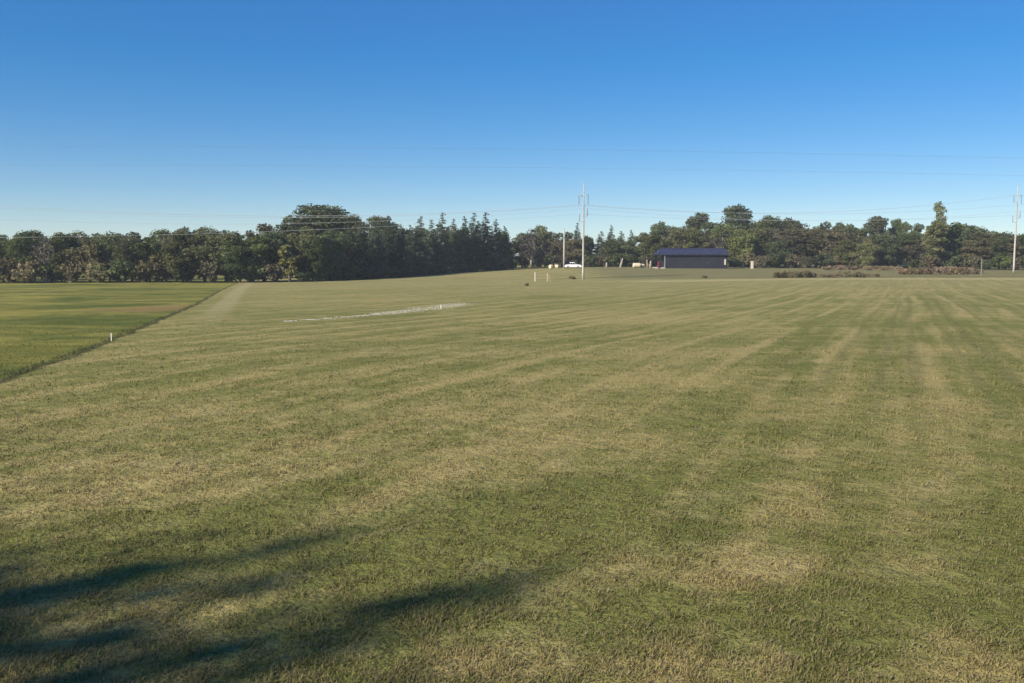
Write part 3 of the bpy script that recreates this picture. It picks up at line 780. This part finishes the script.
# trees behind the viewer, to the left: their shade falls over the near turf
conifer('shade', 77, 14, 4.6, 0.7, 7000, 0.20, L_CONIF, ragged=0.36)
broad('shadeb', 78, 12, 7.0, 1.5, 60, 9000, 0.20, L_BROWN, inner=0.05, nl=30, round_=1.1)
for tx, ty, hh, ww, lab in ((-1.7, 9.0, 24.0, 6.4, 'taller conifer beside the viewer, out of the picture, shading the near turf'),
                            (0.35, 7.75, 21.0, 5.6, 'lower conifer beside the viewer, out of the picture, shading the near turf'),
                            (-1.2, 7.9, 20.0, 9.0, 'thin leaved autumn tree between the conifers beside the viewer, out of the picture'), (-3.6, 7.9, 22.0, 9.0, 'thin leaved autumn tree left of the conifers beside the viewer, out of the picture')):
    l = hh / math.tan(SUN_EL)
    thin = lab.startswith('thin')
    pr = PROTO['shadeb' if thin else 'shade']
    o = thing('autumn_tree' if thin else 'conifer_tree', (tx + math.sin(SUN_AZ) * l, ty + math.cos(SUN_AZ) * l, 0), lab, 'tree', 'trees beside the viewer', rz=random.uniform(0, 6))
    if pr['tm'] is None:
        t = pr['trunk'].build('trunk', M_BARK, o, True); c = link_mesh('crown', pr['V'], pr['F'], pr['leaf'], o, False, None, {'clump': pr['cl']})
        pr['tm'], pr['cm'] = t.data, c.data
    else:
        t = bpy.data.objects.new('trunk', pr['tm']); COL.objects.link(t); t.parent = o
        c = bpy.data.objects.new('crown', pr['cm']); COL.objects.link(c); c.parent = o
    t.scale = c.scale = (ww / pr['w'], ww / pr['w'], hh / pr['h'])

# ------------------------------------------------------------------ power poles and wires
def wire(name, pts, sag, rad, label, group):
    P = []
    for a, b, s in zip(pts[:-1], pts[1:], sag):
        a = Vector(a); b = Vector(b)
        n = 48
        for i in range(n + (1 if b == Vector(pts[-1]) else 0)):
            t = i / n
            p = a.lerp(b, t); p.z -= 4 * s * t * (1 - t); P.append(p)
    mb = MB(); mb.tube(P, rad, 6)
    o = mb.build(name, M_WIRE, None, True)
    tag(o, label, 'wire', group)
def insulator_post(p, d, L, name='insulator', parent=None):
    mb = MB()
    p = Vector(p); d = Vector(d)
    mb.tube([p, p + d * L], 0.045, 6)
    for k in range(7):
        c = p + d * L * (k + 0.7) / 7.6
        mb.tube([c - d * 0.03, c + d * 0.03], [0.14, 0.10], 8)
    return mb.build(name, M_INSUL, parent, True)
def big_pole(px, Y, top_row, label, arms):
    f = foot(px, Y); h = at(px, top_row, Y).z - f.z
    o = thing('utility_pole', f, label, 'pole', 'tall white power poles')
    n = 10
    MB().tube([(0, 0, -0.4 + (h + 0.4) * i / n) for i in range(n + 1)], [0.25 - 0.17 * i / n for i in range(n + 1)], 14).build('shaft', M_POLE, o, True)
    MB().tube([(0, 0, h), (0, 0, h + 0.12)], [0.16, 0.05], 10).build('cap', M_STEEL, o, True)
    tips = []
    for zf, sx, kind in arms:
        z = h * zf
        if kind == 'davit':
            pts = [(0.12 * sx, 0, z), (0.65 * sx, 0, z + 0.35), (1.05 * sx, 0, z + 0.42)]
            MB().tube(pts, [0.09, 0.07, 0.05], 8).build('davit_arm', M_STEEL, o, True)
            insulator_post((1.02 * sx, 0, z + 0.40), (0, 0, -1), 2.2, parent=o)
            tips.append(f + Vector((1.02 * sx, 0, z - 1.85)))
        else:
            MB().tube([(0.10 * sx, 0, z), (0.9 * sx, 0, z)], [0.06, 0.05], 8).build('bracket', M_STEEL, o, True)
            insulator_post((0.88 * sx, 0, z), (0, 0, 1), 1.7, parent=o)
            tips.append(f + Vector((0.88 * sx, 0, z + 1.75)))
    MB().tube([(0.265 - 0.12 * i / 8, 0, 0.2 + h * 0.8 * i / 8) for i in range(9)], 0.025, 6).build('ground_wire', M_STEEL, o, True)
    return o, f, h, tips
ARMS = [(0.90, -1, 'davit'), (0.90, 1, 'davit'), (0.64, -1, 'post'), (0.64, 1, 'post')]
oA, fA, hA, tA = big_pole(583, 200, 183, 'tall white power pole with insulator loops, standing before the white car', [(0.86, -1, 'davit'), (0.86, 1, 'davit'), (0.66, 1, 'post'), (0.60, -1, 'post')])
oB, fB, hB, tB = big_pole(1013.5, 225, 184.5, 'tall pale power pole at the right edge of the picture', [(0.80, -1, 'post'), (0.86, 1, 'davit'), (0.57, -1, 'post'), (0.62, 1, 'post')])
# neighbours of the line outside the picture
def P3(p): return Vector(p)
C0 = Vector((-190, 150, 0)); D0 = Vector((250, 252, 0))
lines = [
    (P3((-178, 160, 22.0)), tA[0], tB[0], Vector((260, 250, 17)), (6.2, 3.0, 2.5), 0.034, 'upper bright power wire running left and right from the tall middle pole'),
    (P3((-178, 160, 21.5)), tA[1], tB[1], Vector((260, 250, 19)), (6.4, 2.2, 2.0), 0.026, 'upper fainter power wire beside the bright one'),
    (P3((-178, 160, 7.6)), tA[3], tB[2], Vector((260, 250, 11)), (2.9, 1.4, 2.0), 0.024, 'lowest power wire, crossing low in front of the left trees'),
    (P3((-178, 160, 17.0)), tA[2], tB[3], Vector((260, 250, 12)), (5.6, 2.6, 2.0), 0.024, 'second lowest power wire, level with the treetops'),
]
for a, b, c, d, s, r, lab in lines:
    wire('power_wire', [a, b, c, d], s, r, lab, 'power wires between the tall poles')
# two thin wires high over the field on a nearer line
for (r0, r1, r2, rad, lab) in ((146.5, 149, 159.5, 0.006, 'topmost thin wire crossing the open sky high over the field'), (165.5, 167.5, 176.5, 0.005, 'second thin wire in the open sky, below the topmost one')):
    a = at(-160, r0, 82); m = at(520, r1, 82); b = at(1180, r2 + 3, 82)
    pts = []
    for i in range(61):
        t = i / 60
        L0, L1, L2 = 2 * (t - .5) * (t - 1), 4 * t * (1 - t), 2 * t * (t - .5)
        pts.append(a * L0 + m * L1 + b * L2)
    o = MB().tube(pts, rad, 6).build('power_wire', M_WIREDARK, None, True)
    tag(o, lab, 'wire', 'thin wires over the field')

def short_pole():
    f = foot(564, 284); h = at(564, 229, 284).z - f.z
    o = thing('utility_pole', f, 'shorter pale utility pole standing at the left end of the white car', 'pole')
    MB().tube([(0, 0, -.3), (0, 0, h * .5), (0, 0, h)], [0.30, 0.26, 0.20], 12).build('shaft', M_POLE, o, True)
    MB().box(-0.28, -.42, h - 3.0, .1, -.19, h - 2.3, .03).build('transformer_box', M_STEEL, o)
    MB().tube([(0, 0, h), (0, 0, h + .3)], [.07, .04], 8).build('insulator', M_INSUL, o, True)
short_pole()

# ------------------------------------------------------------------ barn
def barn_material(name, col, period, rough):
    m = NT(name)
    tc = m.n('ShaderNodeTexCoord'); sp = m.n('ShaderNodeSeparateXYZ'); m.l(tc.outputs['Object'], sp.inputs[0])
    w = m.math('POWER', m.math('ABSOLUTE', m.math('SINE', m.math('MULTIPLY', sp.outputs[0], math.pi / period))), 0.4)
    f = m.noise(tc.outputs['Object'], 0.7, 4.0, 0.6)
    c = m.mix(m.maprange(f, 0.3, 0.7), tuple(v * 0.85 for v in col), tuple(v * 1.15 for v in col))
    p = m.n('ShaderNodeBsdfPrincipled'); m.l(c, p.inputs['Base Color'])
    p.inputs['Roughness'].default_value = rough; p.inputs['Specular IOR Level'].default_value = 0.3
    b = m.n('ShaderNodeBump'); b.inputs['Strength'].default_value = 0.6; b.inputs['Distance'].default_value = 0.04
    m.l(w, b.inputs['Height']); m.l(b.outputs[0], p.inputs['Normal'])
    return m.out(p.outputs[0])
def barn():
    Y = 270.0
    f = foot(692.5, Y); ppm = F_PX / Y
    f.z = at(692.5, 267.8, Y).z
    o = thing('barn', f, 'long low navy blue metal barn with a blue roof and an open left end', 'barn', None, rz=0)
    X = lambda px: (px - 692.5) / ppm
    he = at(692, 254.2, Y).z - f.z; hr = at(692, 248.4, Y + 4.5).z - f.z - .2; dep = 9.0
    x0, x1 = X(666), X(727.5)
    wm = barn_material('barn_siding_navy', (0.019, 0.020, 0.030), 0.9, 0.6)
    rm = barn_material('barn_roof_blue', (0.028, 0.032, 0.070), 0.6, 0.65)
    mb = MB()                                                   # walls with gable ends
    mb.box(x0, 0, -.5, x1, .15, he)
    mb.box(x0, dep - .15, -.5, x1, dep, he)
    for xa, xb in ((x0 + .003, x0 + .15), (x1 - .15, x1 - .003)):
        s = [(xa, .15, -.5), (xa, dep - .15, -.5), (xa, dep - .15, he), (xa, dep / 2, hr - .1), (xa, .15, he)]
        e = [(xb, y, z) for _, y, z in s]
        b = len(mb.v); mb.v += s + e
        mb.f += [[b, b + 1, b + 2, b + 3, b + 4][::-1], [b + 5, b + 6, b + 7, b + 8, b + 9]]
        for i in range(5): mb.f.append([b + i, b + (i + 1) % 5, b + 5 + (i + 1) % 5, b + 5 + i])
    mb.build('wall', wm, o)
    xl, xr = X(657), X(728.2)
    mb = MB()                                                   # roof: two slopes with thickness, left end hipped a little
    def slope(y0, z0, y1, z1):
        xl2 = xl + 1.6
        s = [(xl, y0, z0), (xr, y0, z0), (xr, y1, z1), (xl2, y1, z1)]
        e = [(x, y, z + .12) for x, y, z in s]
        b = len(mb.v); mb.v += s + e
        mb.f += [[b, b + 3, b + 2, b + 1], [b + 4, b + 5, b + 6, b + 7]]
        for i in range(4): mb.f.append([b + i, b + (i + 1) % 4, b + 4 + (i + 1) % 4, b + 4 + i])
    slope(-.7, he - .15, dep / 2 - .002, hr)
    slope(dep + .7, he - .15, dep / 2 + .002, hr)
    mb.quad((xl, -.7, he - .03), (xl + 1.6, dep / 2, hr + .10), (xl, dep + .7, he - .03))
    rf = mb.build('roof', rm, o)
    MB().tube([(xl + 1.6, dep / 2, hr + .16), (xr, dep / 2, hr + .16)], .12, 6).build('ridge_cap', rm, rf)
    MB().box(xl, -.78, he - .30, xr, -.703, he - .05).build('fascia', wm, o)
    dm = plain('barn_door_dark', (0.018, 0.019, 0.028), 0.7, .2)
    d = MB().box(X(703), -.08, .0, X(708), -.003, he - .5).build('door', dm, o)
    MB().tube([(X(707), -.13, 1.2), (X(707), -.13, 1.6)], .03, 6).build('handle', M_STEEL, d)
    w = MB().box(X(724.0), -.09, .9, X(725.6), -.003, 2.6, .02).build('side_panel', M_WOODL, o)
    for px in (658.2, 664.6):
        MB().box(X(px) - .10, -.35, -.4, X(px) + .10, -.12, he - .2).build('porch_post', M_STEEL if px > 660 else wm, o)
    MB().box(xl, 0.2, -.3, x0 - .01, dep - .2, .06).build('porch_slab', M_STONE, o)
    # red drum under the porch
    fr = Vector((f.x + X(658.6) + .4, Y + .8, f.z + .06))
    dr = thing('drum', fr, 'dull red drum under the open left end of the barn', 'drum')
    mb = MB()
    for k in range(3): mb.tube([(0, 0, k * .62 + .015), (0, 0, k * .62 + .6)], .62, 14)
    mb.build('body', M_RED, dr)
    MB().tube([(0, 0, 1.86), (0, 0, 1.93)], [.64, .60], 14).build('lid', M_RED, dr)
barn()

# ------------------------------------------------------------------ white car
def car():
    f = foot(573, 282)
    o = thing('parked_car', f, 'white saloon car parked side-on between the short pole and the tall pole', 'car', None, 0)
    paint = plain('car_paint_white', (0.80, 0.80, 0.79), 0.3, .03, 2, 0, .5)
    glass = plain('car_glass_dark', (0.015, 0.018, 0.022), 0.1, .1, 2, 0, .5)
    tyre = plain('tyre_black', (0.02, 0.02, 0.02), .9)
    L, Wd = 5.2, 1.85
    # side profile (x,z) lofted across the width with tumblehome
    low = [(-2.6, .35), (-2.58, .72), (-2.35, .92), (-1.3, 1.00), (1.2, 1.0), (2.3, .90), (2.56, .70), (2.6, .35)]
    def loft(prof, half, top_in, zlo, zhi, name, mat, par):
        mb = MB(); n = len(prof)
        for s in (-1, 1):
            for x, zz in prof:
                k = (zz - zlo) / (zhi - zlo) if zhi > zlo else 0
                mb.v.append((x, s * (half - top_in * max(0, k)), zz))
        mb.f.append(list(range(n))); mb.f.append(list(range(n, 2 * n))[::-1])
        for i in range(n): mb.f.append([i, (i + 1) % n, n + (i + 1) % n, n + i][::-1])
        return mb.build(name, mat, par)
    body = loft(low, Wd / 2, .08, .35, 1.0, 'body', paint, o)
    cab = [(-1.9, 1.003), (-1.05, 1.42), (.35, 1.42), (1.35, 1.003)]
    loft(cab, Wd / 2 - .09, .2, 1.0, 1.5, 'windows', glass, o)
    roof = [(-1.2, 1.423), (-.95, 1.56), (.30, 1.56), (.55, 1.423)]
    loft(roof, Wd / 2 - .24, .1, 1.42, 1.56, 'roof', paint, o)
    for x in (-.95, -.2, .6):
        for s in (-1, 1):
            MB().tube([(x, s * .84, 1.0), (x * .9, s * .70, 1.43)], .045, 6).build('pillar', paint, o)
    for x in (-1.6, 1.55):
        for s in (-1, 1):
            w = thing_part('wheel', o)
            MB().tube([(x, s * .72, .32), (x, s * .93, .32)], .33, 18).build('tyre', tyre, w)
            MB().tube([(x, s * .90, .32), (x, s * .945, .32)], .19, 14).build('rim', M_STEEL, w)
    for s in (-.6, .6):
        MB().box(2.52, s - .2, .62, 2.62, s + .2, .78, .02).build('headlight', M_STEEL, o)
        MB().box(-2.62, s - .2, .68, -2.55, s + .2, .84, .02).build('taillight', M_RED, o)
    o.scale = (1.02, 1.1, 1.22)
def thing_part(name, parent):
    o = bpy.data.objects.new(name, None); COL.objects.link(o); o.parent = parent; return o
car()

# ------------------------------------------------------------------ small things
def bale(px, Y, r, L, mat, label, group, rz=0.3):
    f = foot(px, Y)
    o = thing('hay_bale', f, label, 'bale', group, rz)
    mb = MB()
    n = 8
    mb.tube([(-L / 2 + L * i / n, 0, r * .96) for i in range(n + 1)], [r * (.93 if i in (0, n) else 1 + .02 * math.sin(i * 2.1)) for i in range(n + 1)], 20)
    mb.build('roll', mat, o, False)
    for s in (-L * .25, L * .25):
        MB().tube([(s - .03, 0, r * .96), (s + .03, 0, r * .96)], r * 1.035, 20).build('twine_band', M_WOODP, o)
bale(501.5, 288, .62, 1.7, M_WRAP, 'white wrapped bale lying alone at the foot of the last conifers', 'bales at the field edge')
bale(551, 287, .62, 1.1, M_STRAWB, 'pale round bale nearest the short pole but one, left of the pair', 'bales at the field edge', .8)
bale(557, 287, .60, 1.0, M_STRAWB, 'pale round bale just left of the short pale pole', 'bales at the field edge', -.4)
bale(636.5, 280, .75, 2.2, M_STRAWB, 'large cream bale lying left of the barn', 'bales at the field edge', .1)
bale(642.2, 281, .60, 1.1, M_STRAWB, 'small cream bale touching the large cream one on its right', 'bales at the field edge', .5)

def stump(px, Y, h, r, lean, label, mat=M_BARKP, name='tree_stump', cat='stump'):
    f = foot(px, Y)
    o = thing(name, f, label, cat, 'pale stumps left of the barn')
    pts = [(0, 0, -.2), (lean * .3, 0, h * .35), (lean * .75, .05, h * .75), (lean, 0, h)]
    MB().tube(pts, [r * 1.3, r, r * .8, r * .55], 9).build('trunk', mat, o, True)
    MB().tube([(lean * .6, 0, h * .6), (lean * .6 - .35, -.1, h * .82)], [r * .4, r * .2], 6).build('branch_stub', mat, o, True)
stump(606.5, 280, 1.7, .32, .05, 'short pale broken stump, leftmost of those left of the barn')
stump(620.3, 280, 2.9, .36, .75, 'taller pale stump leaning right beside the dark hollow')
stump(647.5, 280, 2.5, .22, -.2, 'thin pale stump right of the cream bales')
stump(650.3, 279, 2.2, .34, .15, 'thick pale stump nearest the open end of the barn')

def marker(px, Y, h, w, label, mat=M_WHITE, cap=True, name='marker_post'):
    f = foot(px, Y)
    o = thing(name, f, label, 'post')
    MB().box(-w / 2, -w / 2, -.2, w / 2, w / 2, h, w * .08).build('shaft', mat, o)
    if cap: MB().box(-w * .56, -w * .56, h + .003, w * .56, w * .56, h + w * .35, w * .08).build('cap', mat, o)
marker(752, 272, 2.1, .72, 'stout white post standing alone right of the barn', M_WOODL)
marker(111.5, ground_hit(111.5, 341).y, 0.32, .03, 'small white post on the green meadow beside its dark edge')
marker(441, ground_hit(441, 309).y, 0.32, .05, 'small white stake on the pale gravel patch')
marker(981, 205, 4.0, .10, 'thin grey post on the pasture left of the right hand power pole', M_BARKP, False)

def rail_frame():
    Y = ground_hit(541, 281.5).y
    f = foot(541, Y); ppm = F_PX / Y
    o = thing('rail_fence', f, 'short wooden rail frame with one white and one tan post on the open field', 'fence')
    xl, xr = (535 - 541) / ppm, (547.5 - 541) / ppm
    zl = 0
    MB().box(xl - .12, -.1, -.3, xl + .12, .1, 1.9, .02).build('post', M_WOODL, o)
    MB().box(xr - .16, -.1, -.3, xr + .16, .1, 1.75, .02).build('post', M_WOODT, o)
    for zz in (.7, 1.3):
        MB().box(xl + .123, -.03, zz - .035, xr - .163, .03, zz + .035).build('rail', M_WOODT, o)
    MB().tube([(xr + .1, -.05, 1.7), (xr + .75, -.05, -.1)], .07, 6).build('brace', M_WOODT, o)
rail_frame()

# pale gravel scattered along a swath
def gravel():
    A = ground_hit(285, 321.5); B = ground_hit(372, 315); Cc = ground_hit(465, 303.5)
    rg = np.random.default_rng(3)
    P = []
    for a, b, n, w0, w1 in ((A, B, 620, .3, .5), (B, Cc, 1300, .5, 1.5)):
        t = rg.uniform(0, 1, n)
        if a is A:
            t = t[(np.sin(t * 5 * 2 * math.pi) > -0.2)]
        w = w0 + (w1 - w0) * np.sin(np.clip(t * 1.1, 0, 1) * math.pi * .8)
        off = rg.normal(size=len(t)) * w * .6
        d = (b - a).normalized(); nx, ny = -d.y, d.x
        P.append(np.stack([a.x + (b.x - a.x) * t + nx * off, a.y + (b.y - a.y) * t + ny * off], 1))
    P = np.vstack(P)
    zz = ground_z(P[:, 0], P[:, 1])
    n = len(P)
    base = np.array([[1, 0, 0], [.3, .95, 0], [-.8, .6, 0], [-.8, -.6, 0], [.3, -.95, 0], [.1, .1, .55], [-.3, -.1, .5]])
    tri = np.array([[0, 1, 5], [1, 2, 5], [2, 6, 5], [2, 3, 6], [3, 4, 6], [4, 0, 5], [4, 5, 6]])
    s = rg.uniform(.02, .07, n); ang = rg.uniform(0, 6.28, n)
    bx = base[None, :, 0] * np.cos(ang)[:, None] - base[None, :, 1] * np.sin(ang)[:, None]
    by = base[None, :, 0] * np.sin(ang)[:, None] + base[None, :, 1] * np.cos(ang)[:, None]
    V = np.stack([P[:, :1] + bx * s[:, None], P[:, 1:] + by * s[:, None], zz[:, None] - .01 + base[None, :, 2] * s[:, None]], -1).reshape(-1, 3)
    Fc = (np.arange(n)[:, None, None] * 7 + tri[None]).reshape(-1, 3)
    o = link_mesh('gravel', V, Fc, M_STONE)
    tag(o, 'pale strip of scattered gravel on the mown field', 'gravel', None, 'stuff')
gravel()

# ------------------------------------------------------------------ near turf blades
def turf_blades():
    rg = np.random.default_rng(11)
    # spread evenly over distance as the eye sees it, out to the middle of the field
    n = 1000000
    inv = rg.uniform(1 / 75.0, 1 / 4.6, n)
    Y = 1 / inv
    fade = rg.uniform(0, 1, n) < np.clip((62 - Y) / 44, 0.0, 1)
    Y = Y[fade]; n = len(Y)
    X = rg.uniform(-0.72, 0.72, n) * (Y + 1.2)
    # gather into small clumps
    cx = np.round(X / (.10 + .004 * Y)); cy = np.round(Y / (.10 + .004 * Y))
    h = np.sin(cx * 12.9898 + cy * 78.233) * 43758.5453; h -= np.floor(h)
    keep = rg.uniform(0, 1, n) < 0.15 + 0.85 * h
    X, Y, h = X[keep], Y[keep], h[keep]; n = len(X)
    def vn(x, y, sc, ph):
        x = x / sc + ph; y = y / sc + ph * 1.7
        xi, yi = np.floor(x), np.floor(y); fx, fy = x - xi, y - yi
        fx = fx * fx * (3 - 2 * fx); fy = fy * fy * (3 - 2 * fy)
        def hs(a, b):
            q = np.sin(a * 127.1 + b * 311.7) * 43758.5453; return q - np.floor(q)
        return (hs(xi, yi) * (1 - fx) + hs(xi + 1, yi) * fx) * (1 - fy) + (hs(xi, yi + 1) * (1 - fx) + hs(xi + 1, yi + 1) * fx) * fy
    g1 = vn(X, Y, .45, 3.3) * .6 + vn(X, Y, .16, 7.1) * .4
    k2 = rg.uniform(0, 1, n) < np.clip(0.55 + 1.0 * (g1 - 0.22), 0.5, 1)
    X, Y, h, g1 = X[k2], Y[k2], h[k2], g1[k2]; n = len(X)
    Z = ground_z(X, Y)
    lod = np.clip(Y / 8.0, 0.9, 6.0) ** 0.85
    dry = (rg.uniform(0, 1, n) < 0.22).astype(float)
    Lh = rg.uniform(.018, .046, n) * (0.35 + 0.5 * h + 0.9 * g1) * lod ** 0.4 * np.where(rg.uniform(0, 1, n) < .015, 2.0, 1.0)
    wd = rg.uniform(.002, .0052, n) * lod
    ang = rg.uniform(0, 2 * math.pi, n)
    tilt = np.where(dry > 0, rg.uniform(1.0, 1.5, n), np.abs(rg.normal(0.85, 0.35, n)))
    dx, dy = np.cos(ang), np.sin(ang)
    bx, by = -dy, dx
    hx = Lh * np.sin(tilt); hz = Lh * np.cos(tilt)
    base = np.stack([X, Y, Z + np.where(dry > 0, .012 * lod ** .3, -.004)], 1)
    side = np.stack([bx, by, np.zeros(n)], 1) * wd[:, None]
    mid = base + np.stack([dx * hx * .45, dy * hx * .45, hz * .62], 1)
    tip = base + np.stack([dx * hx * 1.1, dy * hx * 1.1, hz * .95], 1)
    V = np.stack([base - side, base + side, mid + side * .8, mid - side * .8, tip], 1).reshape(-1, 3)
    k = np.arange(n)[:, None] * 5
    T3 = np.concatenate([k + np.array([[0, 1, 2]]), k + np.array([[0, 2, 3]]), k + np.array([[3, 2, 4]])], 0)
    h2 = np.sin(np.round(X / (.22 + .006 * Y)) * 39.34 + np.round(Y / (.22 + .006 * Y)) * 11.13) * 24634.63; h2 -= np.floor(h2)
    r = rg.uniform(0, 1, n) * .5 + h * .25 + h2 * .25
    o = link_mesh('grass', V, T3, M_BLADE, None, False, None, {'rnd': np.repeat(r, 5), 'dry': np.repeat(dry, 5)})
    tag(o, 'short cropped grass and dry clippings covering the near field', 'grass', None, 'stuff')
turf_blades()

def edge_grass():
    rg = np.random.default_rng(12)
    n = 4500
    Y = 1 / rg.uniform(1 / 205.0, 1 / 24.0, n)
    lod = np.clip(Y / 30, 1, 4)
    X = edge_x(Y) - 0.1 + rg.normal(size=n) * .14 - rg.exponential(.12, n)
    Z = ground_z(X, Y)
    Lh = rg.uniform(.03, .09, n); wd = rg.uniform(.006, .012, n) * lod
    ang = rg.uniform(0, 6.28, n); tilt = np.abs(rg.normal(.35, .25, n))
    dx, dy = np.cos(ang), np.sin(ang)
    base = np.stack([X, Y, Z - .01], 1)
    side = np.stack([-dy, dx, np.zeros(n)], 1) * wd[:, None]
    tip = base + np.stack([dx * Lh * np.sin(tilt), dy * Lh * np.sin(tilt), Lh * np.cos(tilt)], 1)
    V = np.stack([base - side, base + side, tip], 1).reshape(-1, 3)
    T3 = np.arange(3 * n).reshape(n, 3)
    m = plain('rank_grass', (0.050, 0.062, 0.022), .7, .3, 2.0)
    o = link_mesh('rank_grass', V, T3, m)
    tag(o, 'line of dark rank grass along the edge of the green meadow', 'grass', None, 'stuff')
edge_grass()

def haze():
    m = NT('haze_air')
    v = m.n('ShaderNodeVolumePrincipled')
    v.inputs['Color'].default_value = (0.80, 0.87, 0.95, 1)
    v.inputs['Density'].default_value = HAZE
    v.inputs['Anisotropy'].default_value = 0.0
    o = m.n('ShaderNodeOutputMaterial'); m.l(v.outputs[0], o.inputs['Volume'])
    b = MB().box(-1600, -1600, -5, 1600, 1600, 26).build('haze', m.m)
    tag(b, 'thin blue haze of autumn air over the field', 'haze', None, 'stuff')
haze()
